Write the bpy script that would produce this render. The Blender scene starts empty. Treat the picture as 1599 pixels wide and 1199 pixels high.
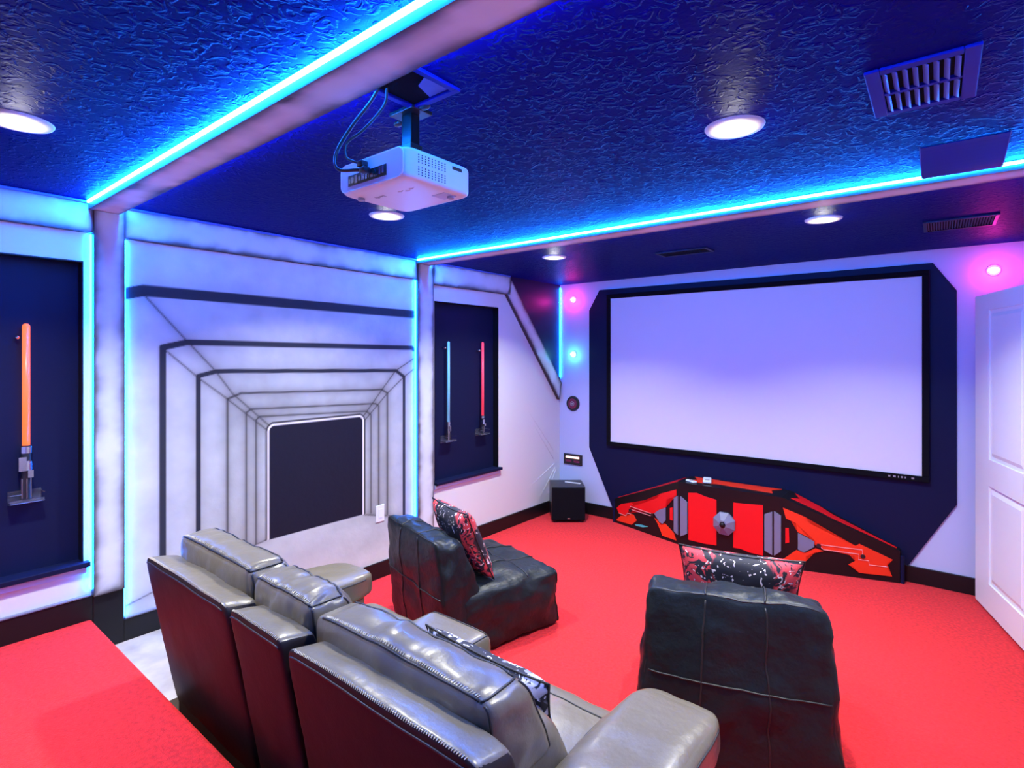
import bpy, bmesh, math, random
import numpy as np
from mathutils import Vector, Matrix, noise
random.seed(4)
S = bpy.context.scene
COL = S.collection
# ---------------------------------------------------------------- camera, world, exposure
CAM = (3.337, 0.0, 1.66)
cd = bpy.data.cameras.new('camera'); cam = bpy.data.objects.new('camera', cd); COL.objects.link(cam)
cam.location = CAM; cam.rotation_euler = (math.radians(90), 0, math.radians(38.9))
cd.sensor_width = 36; cd.lens = 856 / 1599 * 36; cd.shift_y = -45.5 / 1599; cd.clip_start = .02
S.camera = cam
W = bpy.data.worlds.new('world'); S.world = W; W.use_nodes = True
W.node_tree.nodes['Background'].inputs[0].default_value = (.5, .55, .7, 1)
W.node_tree.nodes['Background'].inputs[1].default_value = .02
S.view_settings.view_transform = 'Standard'; S.view_settings.look = 'None'
S.view_settings.exposure = 0.38; S.view_settings.gamma = 1; S.view_settings.use_curve_mapping = False
DOWN_W = 26      # each ceiling downlight
LED_S = 330       # blue strips
LED_C = (.004, .165, 1.0)
WARM = (1, .985, .89)

H = 2.415; D = 4.958; RX = 3.73; YB = -1.1
# ---------------------------------------------------------------- materials
def mat(name, col, rough=.5, metal=0, bump=None, coat=0, emit=None, es=0, spec=.5, vary=None, vcol=False, sheen=0, trans=0):
    m = bpy.data.materials.new(name); m.use_nodes = True; nt = m.node_tree; b = nt.nodes['Principled BSDF']
    b.inputs['Base Color'].default_value = (*col, 1); b.inputs['Roughness'].default_value = rough
    b.inputs['Metallic'].default_value = metal; b.inputs['Coat Weight'].default_value = coat
    b.inputs['Coat Roughness'].default_value = .15
    b.inputs['Specular IOR Level'].default_value = spec; b.inputs['Sheen Weight'].default_value = sheen
    b.inputs['Transmission Weight'].default_value = trans
    if emit: b.inputs['Emission Color'].default_value = (*emit, 1); b.inputs['Emission Strength'].default_value = es
    tc = nt.nodes.new('ShaderNodeTexCoord')
    if vary:      # (scale, amount): cloudy variation of the base colour
        n = nt.nodes.new('ShaderNodeTexNoise'); n.inputs['Scale'].default_value = vary[0]; n.inputs['Detail'].default_value = 5
        r = nt.nodes.new('ShaderNodeValToRGB'); a = vary[1]
        r.color_ramp.elements[0].position = .3; r.color_ramp.elements[1].position = .7
        r.color_ramp.elements[0].color = (*[c * (1 - a) for c in col], 1); r.color_ramp.elements[1].color = (*[min(1, c * (1 + a)) for c in col], 1)
        nt.links.new(tc.outputs['Object'], n.inputs['Vector']); nt.links.new(n.outputs['Fac'], r.inputs['Fac']); nt.links.new(r.outputs['Color'], b.inputs['Base Color'])
    if vcol:
        v = nt.nodes.new('ShaderNodeVertexColor'); v.layer_name = 'paint'; nt.links.new(v.outputs['Color'], b.inputs['Base Color'])
    if bump:      # list of (kind, scale, strength, distance)
        prev = None
        for kind, sc, st, ds in bump:
            if kind == 'noise':
                n = nt.nodes.new('ShaderNodeTexNoise'); n.inputs['Scale'].default_value = sc; n.inputs['Detail'].default_value = 6; o = n.outputs['Fac']
            elif kind == 'ridge':
                n = nt.nodes.new('ShaderNodeTexNoise'); n.inputs['Scale'].default_value = sc; n.inputs['Detail'].default_value = 2; n.inputs['Distortion'].default_value = 1.2
                rr = nt.nodes.new('ShaderNodeValToRGB'); rr.color_ramp.elements[0].position = .5; rr.color_ramp.elements[1].position = .62
                nt.links.new(n.outputs['Fac'], rr.inputs['Fac']); o = rr.outputs['Color']
            else:
                n = nt.nodes.new('ShaderNodeTexVoronoi'); n.inputs['Scale'].default_value = sc; o = n.outputs['Distance']
            nt.links.new(tc.outputs['Object'], n.inputs['Vector'])
            bp = nt.nodes.new('ShaderNodeBump'); bp.inputs['Strength'].default_value = st; bp.inputs['Distance'].default_value = ds
            nt.links.new(o, bp.inputs['Height'])
            if prev: nt.links.new(prev.outputs['Normal'], bp.inputs['Normal'])
            prev = bp
        nt.links.new(prev.outputs['Normal'], b.inputs['Normal'])
    return m
M = {}
M['ceil'] = mat('navy_ceiling_paint', (.0006, .0009, .135), .5, spec=.03, bump=[('ridge', 26, .6, .004), ('noise', 70, .4, .002)])
M['navy'] = mat('navy_wall_paint', (.006, .008, .045), .45, spec=.25, bump=[('noise', 90, .1, .002)])
M['panelnavy'] = mat('matte_navy_panel', (.004, .007, .034), .55, spec=.15)
M['white'] = mat('white_wall_paint', (.61, .65, .64), .55, bump=[('noise', 60, .12, .003)])
M['greyw'] = mat('pale_grey_paint_blue_lit', (.46, .54, .70), .55, bump=[('noise', 60, .12, .003)])  # blue of the strip light is partly put into this even colour
M['paint'] = mat('airbrushed_paint', (.7, .7, .7), .5, vcol=True, bump=[('noise', 40, .1, .003)])
M['mural'] = mat('mural_paint', (.7, .7, .7), .7, spec=.15, vcol=True, bump=[('noise', 22, .35, .006)])
M['carpet'] = mat('red_carpet', (.64, .022, .024), .95, bump=[('noise', 240, .7, .006)], vary=(60, .22), sheen=.08, spec=.08)
M['black'] = mat('black_trim_paint', (.006, .006, .007), .4, spec=.3)
M['tile'] = mat('pale_stone_plank', (.40, .37, .32), .4, vary=(7, .25))
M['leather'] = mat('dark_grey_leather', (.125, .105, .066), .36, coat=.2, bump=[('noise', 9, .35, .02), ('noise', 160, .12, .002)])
M['leatherb'] = mat('dark_leather_and_shade', (.014, .010, .009), .5, spec=.18, bump=[('noise', 5, .25, .02), ('noise', 160, .12, .002)])  # sofa base leather; on the shells a shaded copy of the grey leather
M['seam'] = mat('black_seam', (.008, .008, .008), .5)
M['thread'] = mat('pale_thread', (.45, .40, .26), .6)
M['nylon'] = mat('black_nylon', (.005, .009, .010), .44, spec=.3, bump=[('noise', 7, .5, .03), ('noise', 18, .25, .012)])
M['blackp'] = mat('black_plastic', (.012, .012, .014), .35)
M['blackg'] = mat('black_gloss', (.006, .006, .007), .30, spec=.3)
M['whitep'] = mat('white_plastic', (.68, .76, .78), .38)
M['greyp'] = mat('grey_plastic', (.30, .29, .33), .4)
M['dgrey'] = mat('grey_blue_paint', (.15, .165, .24), .42)
M['steel'] = mat('polished_steel', (.62, .64, .68), .22, metal=1)
M['screen'] = mat('projection_fabric', (.64, .67, .70), .8, spec=.2)
M['velvet'] = mat('black_velvet', (.004, .004, .006), .9, spec=.1)
M['red'] = mat('red_paint', (.72, .006, .008), .35, coat=.3)
M['orange'] = mat('orange_red_paint', (.80, .035, .008), .38, coat=.2)
M['pink'] = mat('pinkish_line_paint', (.75, .30, .28), .5)
M['teal'] = mat('teal_paint', (.06, .42, .45), .5)
M['door'] = mat('white_door_paint', (.74, .78, .76), .4)
M['led'] = mat('blue_led_strip', (.1, .2, .9), .5, emit=LED_C, es=LED_S)
M['led2'] = mat('blue_led_strip_dim', (.1, .2, .9), .5, emit=LED_C, es=LED_S * .3)
M['ring'] = mat('downlight_ring', (.45, .45, .45), .5)
M['lens'] = mat('downlight_lens', (1, 1, 1), .4, emit=(1, .97, .93), es=9)
M['bulbpink'] = mat('pink_bulb', (1, .3, .8), .4, emit=(1, .10, .50), es=14)
M['bulbcyan'] = mat('cyan_bulb', (.5, .95, 1), .4, emit=(.35, .95, 1), es=5)
M['barglow'] = mat('peach_lamp', (1, .7, .6), .4, emit=(1, .50, .38), es=1.6)
M['bladered'] = mat('red_blade', (.9, .05, .03), .3, emit=(1, .13, .03), es=1.5)
M['bladeblue'] = mat('blue_blade', (.25, .65, .9), .3, emit=(.12, .50, .80), es=.35)
M['bladepink'] = mat('rose_blade', (.9, .08, .12), .3, emit=(1, .06, .12), es=.45)
M['ventblue'] = mat('blue_enamel', (.006, .012, .28), .45, spec=.15)
M['ventblade'] = mat('pale_blue_enamel', (.07, .13, .55), .4, spec=.3)
M['acrylic'] = mat('clear_acrylic', (.9, .95, 1), .05, trans=.97)
M['maroon'] = mat('maroon_plastic', (.16, .012, .05), .3)
def print_mat(name, base, c1, c2, sc, red=.5, seed=0):
    m = bpy.data.materials.new(name); m.use_nodes = True; nt = m.node_tree; b = nt.nodes['Principled BSDF']; b.inputs['Roughness'].default_value = .7
    tc = nt.nodes.new('ShaderNodeTexCoord'); mp = nt.nodes.new('ShaderNodeMapping'); mp.inputs['Location'].default_value = (seed, seed * .7, seed * .3)
    nt.links.new(tc.outputs['Object'], mp.inputs['Vector'])
    def nz(scale, det, dist, lo, hi):
        n = nt.nodes.new('ShaderNodeTexNoise'); n.inputs['Scale'].default_value = scale; n.inputs['Detail'].default_value = det; n.inputs['Distortion'].default_value = dist
        r = nt.nodes.new('ShaderNodeValToRGB'); r.color_ramp.elements[0].position = lo; r.color_ramp.elements[1].position = hi
        nt.links.new(mp.outputs['Vector'], n.inputs['Vector']); nt.links.new(n.outputs['Fac'], r.inputs['Fac']); return r.outputs['Color']
    def mix(f, a, c, mode='MIX'):
        x = nt.nodes.new('ShaderNodeMix'); x.data_type = 'RGBA'; x.blend_type = mode
        if hasattr(f, 'links'): nt.links.new(f, x.inputs['Factor'])
        else: x.inputs['Factor'].default_value = f
        for v, i in ((a, 6), (c, 7)):
            if isinstance(v, tuple): x.inputs[i].default_value = (*v, 1)
            else: nt.links.new(v, x.inputs[i])
        return x.outputs[2]
    area = nz(sc * .28, 1, .6, .45, .50)
    det = nz(sc * .9, 2, 2.6, .49, .53)
    white = nz(sc * 1.1, 2, 3, .635, .65)
    c = mix(mix(1.0, area, det, 'MULTIPLY'), base, c1)
    c = mix(white, c, c2)
    nt.links.new(c, b.inputs['Base Color'])
    return m
M['print1'] = print_mat('red_black_print', (.010, .010, .016), (.62, .05, .06), (.72, .62, .6), 15, .9, 1.7)
M['print3'] = print_mat('white_black_print', (.010, .010, .016), (.62, .62, .70), (.75, .75, .80), 16, 1.2, .3)

# ---------------------------------------------------------------- helpers
def link(o, parent=None):
    COL.objects.link(o)
    if parent: o.parent = parent
    return o
def tag(o, label=None, cat=None, group=None, kind=None):
    if label: o['label'] = label
    if cat: o['category'] = cat
    if group: o['group'] = group
    if kind: o['kind'] = kind
    return o
def thing(name, label, cat, loc=(0, 0, 0), rz=0, group=None):
    o = bpy.data.objects.new(name, None); COL.objects.link(o); o.empty_display_size = .05
    o.location = loc; o.rotation_euler = (0, 0, rz)
    return tag(o, label, cat, group)
def fin(name, bm, m, parent=None, smooth=False, kind=None):
    bmesh.ops.recalc_face_normals(bm, faces=bm.faces)
    me = bpy.data.meshes.new(name); bm.to_mesh(me); bm.free()
    for x in (m if isinstance(m, (list, tuple)) else [m]): me.materials.append(x)
    if smooth: me.shade_smooth()
    o = link(bpy.data.objects.new(name, me), parent)
    if kind: o['kind'] = kind
    return o
def box(bm, lo, hi, mtx=None, bev=0):
    lo = Vector(lo); hi = Vector(hi); c = (lo + hi) / 2; s = hi - lo
    r = bmesh.ops.create_cube(bm, size=1, matrix=Matrix.Translation(c) @ Matrix.Diagonal((*s, 1)))
    if bev: 
        es = list({e for v in r['verts'] for e in v.link_edges})
        rr = bmesh.ops.bevel(bm, geom=es, offset=bev, segments=2, affect='EDGES', profile=.5)
        vs = list({v for f in rr['faces'] for v in f.verts})
        isl = set(vs)
        st = list(vs)
        while st:
            v = st.pop()
            for e in v.link_edges:
                w = e.other_vert(v)
                if w not in isl: isl.add(w); st.append(w)
        vs = list(isl)
    else: vs = r['verts']
    if mtx: bmesh.ops.transform(bm, matrix=mtx, verts=vs)
    return vs
def cyl(bm, a, b, r, r2=None, n=20):
    a = Vector(a); b = Vector(b); d = b - a; q = d.to_track_quat('Z', 'Y').to_matrix().to_4x4()
    bmesh.ops.create_cone(bm, cap_ends=True, segments=n, radius1=r, radius2=r if r2 is None else r2, depth=d.length, matrix=Matrix.Translation((a + b) / 2) @ q)
def tube(bm, pts, r, n=8, closed=False):
    pts = [Vector(p) for p in pts]; rings = []; up = None
    N = len(pts)
    for i, p in enumerate(pts):
        a = pts[(i - 1) % N] if (closed or i > 0) else p; b = pts[(i + 1) % N] if (closed or i < N - 1) else p
        t = (b - a).normalized()
        if up is None: up = t.orthogonal().normalized()
        up = (up - t * up.dot(t)); up = up.normalized() if up.length > 1e-6 else t.orthogonal().normalized()
        s = t.cross(up)
        rings.append([bm.verts.new(p + (up * math.cos(k * 2 * math.pi / n) + s * math.sin(k * 2 * math.pi / n)) * r) for k in range(n)])
    for i in range(N if closed else N - 1):
        A = rings[i]; B = rings[(i + 1) % N]
        for k in range(n): bm.faces.new((A[k], A[(k + 1) % n], B[(k + 1) % n], B[k]))
    if not closed:
        bm.faces.new(rings[0][::-1]); bm.faces.new(rings[-1])
def prism(bm, pts, off):
    """extrude the polygon pts (3D) by the vector off"""
    off = Vector(off); a = [bm.verts.new(Vector(p)) for p in pts]; b = [bm.verts.new(Vector(p) + off) for p in pts]
    bm.faces.new(a); bm.faces.new(b[::-1]); n = len(pts)
    for i in range(n): bm.faces.new((a[i], b[i], b[(i + 1) % n], a[(i + 1) % n]))
def B(name, lo, hi, m, parent=None, bev=0, kind=None):
    bm = bmesh.new(); box(bm, lo, hi, bev=bev); return fin(name, bm, m, parent, kind=kind)
def struct(name, lo, hi, m, bev=0): return B(name, lo, hi, m, None, bev, 'structure')
def fbm(x, y, z=0, o=4): return noise.fractal(Vector((x, y, z)), 1.0, 2.0, o)
def painted(name, p00, p10, p11, p01, nrm, thick, step, colfn, m, parent=None, kind=None):
    """a board: a fine grid on the quad (u along p00->p10, v along p00->p01) with painted colours, given thickness behind it"""
    P = [Vector(p) for p in (p00, p10, p11, p01)]; n = Vector(nrm)
    lu = (P[1] - P[0]).length; lv = (P[3] - P[0]).length; nu = max(2, int(lu / step)); nv = max(2, int(lv / step))
    vs = []; cols = []; fs = []
    for j in range(nv + 1):
        for i in range(nu + 1):
            u = i / nu; v = j / nv
            p = (P[0] * (1 - u) + P[1] * u) * (1 - v) + (P[3] * (1 - u) + P[2] * u) * v
            vs.append(p); cols.append(colfn(u * lu, v * lv, lu, lv, p))
    for j in range(nv):
        for i in range(nu):
            a = j * (nu + 1) + i; fs.append((a, a + 1, a + nu + 2, a + nu + 1))
    loop = [i for i in range(nu + 1)] + [j * (nu + 1) + nu for j in range(1, nv + 1)] + [nv * (nu + 1) + i for i in range(nu - 1, -1, -1)] + [j * (nu + 1) for j in range(nv - 1, 0, -1)]
    k0 = len(vs)
    for i in loop: vs.append(vs[i] - n * thick); cols.append(cols[i])
    L = len(loop)
    for i in range(L): fs.append((loop[i], k0 + i, k0 + (i + 1) % L, loop[(i + 1) % L]))
    me = bpy.data.meshes.new(name); me.from_pydata([tuple(v) for v in vs], [], fs)
    at = me.color_attributes.new('paint', 'FLOAT_COLOR', 'POINT')
    at.data.foreach_set('color', np.array([(*c, 1) for c in cols], dtype=np.float32).ravel())
    me.materials.append(m); me.update()
    bm = bmesh.new(); bm.from_mesh(me); bmesh.ops.recalc_face_normals(bm, faces=bm.faces); bm.to_mesh(me); bm.free()
    o = link(bpy.data.objects.new(name, me), parent)
    if kind: o['kind'] = kind
    return o
def airbrush(u, v, lu, lv, p):
    d = min(u, lu - u, v, lv - v); w = .014 + .016 * (fbm(p.x * 7, p.y * 7, p.z * 7) + .3)
    k = math.exp(-max(d, 0) / max(w, .006)); k = min(1, k * 1.35)
    s = .68 + .05 * fbm(p.x * 3, p.y * 3, p.z * 3 + 4); c = (s * .86, s * .97, s * .98)
    k2 = max(0, fbm(p.x * 4 + 9, p.y * 4, p.z * 5) - .42) * 1.1 * math.exp(-d / .04); k = min(1, k + k2)
    return tuple(a * (1 - k) + b * k for a, b in zip(c, (.035, .028, .03)))

# ---------------------------------------------------------------- room shell
struct('floor', (-.3, .79, -.1), (RX + .1, D + .1, 0), M['carpet'])
def slab_bev(name, lo, hi, m):
    return struct(name, lo, hi, m, bev=.012)
slab_bev('floor_platform', (-.02, YB, -.05), (RX, .805, .352), M['carpet'])
struct('floor_step', (0, .805, -.01), (.735, 1.23, .187), M['tile'])
struct('ceiling', (-.3, YB - .1, H), (RX + .1, D + .1, H + .1), M['ceil'])
# left wall, with the two sill openings cut out of it as real recesses
def wall_left():
    bm = bmesh.new(); x0, x1 = -.30, 0.0
    holes = [(.0, .775, .632, 2.121), (3.114, 3.932, .594, 2.105)]
    ys = [YB - .1, holes[0][0], holes[0][1], holes[1][0], holes[1][1], D + .1]
    box(bm, (x0, ys[0], -.1), (x1, ys[1], H)); box(bm, (x0, ys[2], -.1), (x1, ys[3], H)); box(bm, (x0, ys[4], -.1), (x1, ys[5], H))
    for a, b, zl, zh in holes:
        box(bm, (x0, a, -.1), (x1, b, zl)); box(bm, (x0, a, zh), (x1, b, H))
    fin('wall_left', bm, M['white'], kind='structure')
    for i, (a, b, zl, zh) in enumerate(holes):
        w = B('window_%d' % (i + 1), (-.12, a, zl), (-.06, b, zh), M['panelnavy'], kind='structure')
        bm = bmesh.new(); t = .006
        box(bm, (-.06, a, zl), (.001, a + t, zh)); box(bm, (-.06, b - t, zl), (.001, b, zh)); box(bm, (-.06, a + t, zh - t), (.001, b - t, zh))
        fin('window_frame', bm, M['black'], w)
        bm = bmesh.new(); box(bm, (-.06, a - (.0 if i else .05), zl - .012), (.035, b + .022, zl + .012), bev=.003); fin('window_sill', bm, M['panelnavy'], w)
        bm = bmesh.new(); box(bm, (-.005, a - (.0 if i else .04), zl - .045), (.016, b + .012, zl - .0125), bev=.004); fin('window_apron', bm, M['greyw'], w)
wall_left()
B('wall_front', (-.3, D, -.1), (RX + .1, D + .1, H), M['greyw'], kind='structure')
B('wall_back', (-.3, YB - .1, -.1), (RX + .1, YB, H), M['white'], kind='structure')
# right wall with a doorway
bm = bmesh.new(); DY0, DY1, DZ = 3.02, 3.94, 2.07
box(bm, (RX, YB, -.1), (RX + .12, DY0, H)); box(bm, (RX, DY1, -.1), (RX + .12, D + .1, H)); box(bm, (RX, DY0, DZ), (RX + .12, DY1, H))
fin('wall_right', bm, M['white'], kind='structure')
struct('wall_hallway', (RX + 1.0, 2.4, -.1), (RX + 1.1, 4.6, H), M['white'])
struct('floor_hallway', (RX + .12, 2.4, -.1), (RX + 1.0, 4.6, -.001), M['tile'])
# door casing + open leaf
bm = bmesh.new()
for a, b in ((DY0 - .07, DY0), (DY1, DY1 + .05)): box(bm, (RX - .018, a, 0), (RX - .0005, b, DZ), bev=.004)
box(bm, (RX - .018, DY0 - .07, DZ), (RX - .0005, DY1 + .05, DZ + .07), bev=.004)
fin('trim_door', bm, M['door'], kind='structure')
ang = math.atan2(3.925 - 4.838, 3.700 - 3.447)
dr = link(bpy.data.objects.new('door_1', None)); dr['kind'] = 'structure'; dr.location = (3.447, 4.838, 0); dr.rotation_euler = (0, 0, ang)
DW = .945; DT = .036
def door_leaf():
    # local x along the leaf from the free edge, y: thickness (face toward the room is -y side after rotation -> choose both)
    bm = bmesh.new(); z0, z1 = .02, 2.05
    st = .225
    rails = [(z0, .20), (.825, .995), (1.945, z1)]
    box(bm, (0, 0, z0), (st, DT, z1)); box(bm, (DW - st, 0, z0), (DW, DT, z1)); 
    for a, b in rails: box(bm, (st, 0, a), (DW - st, DT, b))
    fin('door_leaf', bm, M['door'], dr)
    for xa, xb in ((st, DW - st),):
        for a, b in ((.20, .825), (.995, 1.945)):
            bm = bmesh.new(); box(bm, (xa, .010, a), (xb, DT - .010, b)); 
            for s in (0, 1):
                y0 = .010 if s == 0 else DT - .010; y1 = .002 if s == 0 else DT - .002
                # bevelled raised field
                i0, i1 = .022, .045
                q0 = [(xa + i0, y0, a + i0), (xb - i0, y0, a + i0), (xb - i0, y0, b - i0), (xa + i0, y0, b - i0)]
                q1 = [(xa + i1, y1, a + i1), (xb - i1, y1, a + i1), (xb - i1, y1, b - i1), (xa + i1, y1, b - i1)]
                A = [bm.verts.new(v) for v in q0]; C2 = [bm.verts.new(v) for v in q1]; bm.faces.new(C2)
                for k in range(4): bm.faces.new((A[k], A[(k + 1) % 4], C2[(k + 1) % 4], C2[k]))
            fin('door_panel', bm, M['door'], dr)
door_leaf()
# baseboards
def bb(name, lo, hi): return struct(name, lo, hi, M['black'], bev=.004)
bm = bmesh.new()
box(bm, (-.004, YB, .345), (.016, .81, .468), bev=.003)
box(bm, (-.004, .81, .15), (.018, .94, .466), bev=.003)
box(bm, (-.004, .94, .15), (.016, 1.24, .300), bev=.003)
box(bm, (-.004, 1.24, -.004), (.016, D, .120), bev=.003)
fin('baseboard_left', bm, M['black'], kind='structure')
bm = bmesh.new(); box(bm, (.0, D - .016, -.004), (RX, D + .004, .118), bev=.003); fin('baseboard_front', bm, M['black'], kind='structure')
bm = bmesh.new(); box(bm, (RX - .016, DY1 + .06, -.004), (RX + .004, D, .118), bev=.003); box(bm, (RX - .016, .82, -.004), (RX + .004, DY0 - .08, .118), bev=.003); fin('baseboard_right', bm, M['black'], kind='structure')
# thin pale moulding line on top of the dark skirting at the step
bm = bmesh.new(); box(bm, (.0, .945, .3005), (.022, 1.5, .309), bev=.002); box(bm, (.0, YB, .469), (.022, .80, .477), bev=.002); fin('trim_1', bm, M['dgrey'], kind='structure')

# frame boards on the left wall (pillars, headers, brace) and the two ceiling beams
XF = .035; PT = XF + .002
P1 = (.808, .938); P2 = (2.905, 3.07)
def wboard(name, y0, y1, z0, z1, x=XF, t=PT - .003):
    return painted(name, (x, y0, z0), (x, y1, z0), (x, y1, z1), (x, y0, z1), (1, 0, 0), t, .012, airbrush, M['paint'], kind='structure')
wboard('trim_2', *P1, .468, H - .002, XF + .006, .040)
wboard('trim_3', *P2, .121, H - .002, XF + .006, .040)
wboard('trim_4', YB + .01, P1[0] - .001, 2.262, H - .002)
wboard('trim_5', P1[1] + .001, P2[0] - .001, 2.257, H - .002)
wboard('trim_6', P2[1] + .001, 4.075, 2.235, H - .002)
painted('trim_7', (XF, 4.02, 2.234), (XF, 4.905, 1.18), (XF, 4.945, 1.36), (XF, 4.085, 2.38), (1, 0, 0), .034, .012, airbrush, M['paint'], kind='structure')
bm = bmesh.new(); prism(bm, [(.0005, 4.05, 2.40), (.0005, 4.945, 1.30), (.0005, 4.955, 1.30), (.0005, 4.955, H - .001), (.0005, 4.04, H - .001)], (.006, 0, 0)); fin('trim_8', bm, M['navy'], kind='structure')
bm = bmesh.new(); box(bm, (.036, P1[1] + .01, H - .014), (.048, P2[0] - .01, H - .001), bev=.004); box(bm, (.036, YB + .1, H - .014), (.048, P1[0] - .01, H - .001), bev=.004); box(bm, (.036, P2[1] + .01, H - .014), (.048, 4.06, H - .001), bev=.004)
fin('trim_9', bm, M['ventblade'], kind='structure')  # added bead, its pale blue stands in for the glow line along the joint
def beam(name, y0, y1, drop, x0=.042):
    painted(name, (x0, y0, H - drop), (x0, y1, H - drop), (RX - .001, y1, H - drop), (RX - .001, y0, H - drop), (0, 0, -1), drop - .001, .014, airbrush, M['paint'], kind='structure')
beam('trim_10', .785, .915, .043)
beam('trim_11', 2.885, 3.025, .036)
# LED strips
def led(name, lo, hi, label, group):
    o = B(name, lo, hi, M['led2' if hi[2] < 2.3 else 'led']); return tag(o, label, 'led strip', group)
G = 'blue light strips of the frame'
for y0, y1, dr_, nm in ((.785, .915, .043, 'rear'), (2.885, 3.025, .036, 'front')):
    led('light_strip', (.06, y0 - .010, H - .016), (RX - .01, y0 - .001, H - .004), 'blue light strip along the near edge of the %s ceiling beam' % nm, G)
    led('light_strip', (.06, y1 + .001, H - .012), (RX - .01, y1 + .006, H - .004), 'blue light strip along the screen-side edge of the %s ceiling beam' % nm, G)
led('light_strip', (.003, P1[0] - .008, .50), (.014, P1[0] - .002, 2.255), 'blue light strip down the left edge of the pillar beside the orange sword niche', G)
led('light_strip', (.008, P1[1] + .002, .32), (.017, P1[1] + .008, 2.25), 'blue light strip down the left edge of the corridor mural', G)
led('light_strip', (.008, P2[0] - .008, .14), (.017, P2[0] - .002, 2.25), 'blue light strip down the right edge of the corridor mural', G)
bm = bmesh.new(); a = Vector((.011, 4.950, 1.42)); b = Vector((.011, 4.950, 2.38)); tube(bm, [a, b], .0035); o = fin('light_strip', bm, M['led2']); tag(o, 'thin upright blue light strip in the room corner above the slanted brace', 'led strip', G)

# ---------------------------------------------------------------- mural
MU = {
'A': [(0.945, 1.975), (1.03, 2.0), (2.93, 1.98), (2.99, 1.975)],
'B': [(1.12, 0.1), (1.12, 1.7), (1.24, 1.73), (2.87, 1.715), (2.97, 1.66)],
'C': [(1.3, 0.2), (1.3, 1.54), (1.4, 1.565), (2.71, 1.54), (2.79, 1.49), (2.79, 0.39)],
'D': [(1.46, 0.47), (1.46, 1.4), (1.54, 1.43), (2.58, 1.4), (2.63, 1.37), (2.63, 0.46)],
'E': [(1.57, 0.49), (1.57, 1.31), (1.6, 1.33), (2.52, 1.30), (2.55, 1.28), (2.55, 0.48)],
'F': [(1.63, 0.5), (1.63, 1.26), (1.65, 1.28), (2.44, 1.25), (2.48, 1.22), (2.48, 0.5)],
'c1': [(1.03, 1.98), (1.23, 1.75), (1.39, 1.57), (1.49, 1.43), (1.71, 1.22)],
'c2': [(1.14, 1.68), (1.3, 1.53), (1.46, 1.4), (1.7, 1.19)],
'c3': [(2.93, 1.65), (2.71, 1.54), (2.58, 1.4), (2.40, 1.2)],
'c4': [(2.93, 1.57), (2.79, 1.49), (2.63, 1.37), (2.42, 1.18)],
'fl': [(0.94, 0.36), (1.08, 0.395), (1.7, 0.51)],
'fr': [(2.42, 0.5), (2.74, 0.42), (2.95, 0.32)]}
def seg_d(Y, Z, pl):
    d = np.full(Y.shape, 9.)
    for (a, b), (c, e) in zip(pl[:-1], pl[1:]):
        vx, vy = c - a, e - b; t = np.clip(((Y - a) * vx + (Z - b) * vy) / (vx * vx + vy * vy), 0, 1)
        d = np.minimum(d, np.hypot(Y - a - t * vx, Z - b - t * vy))
    return d
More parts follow.
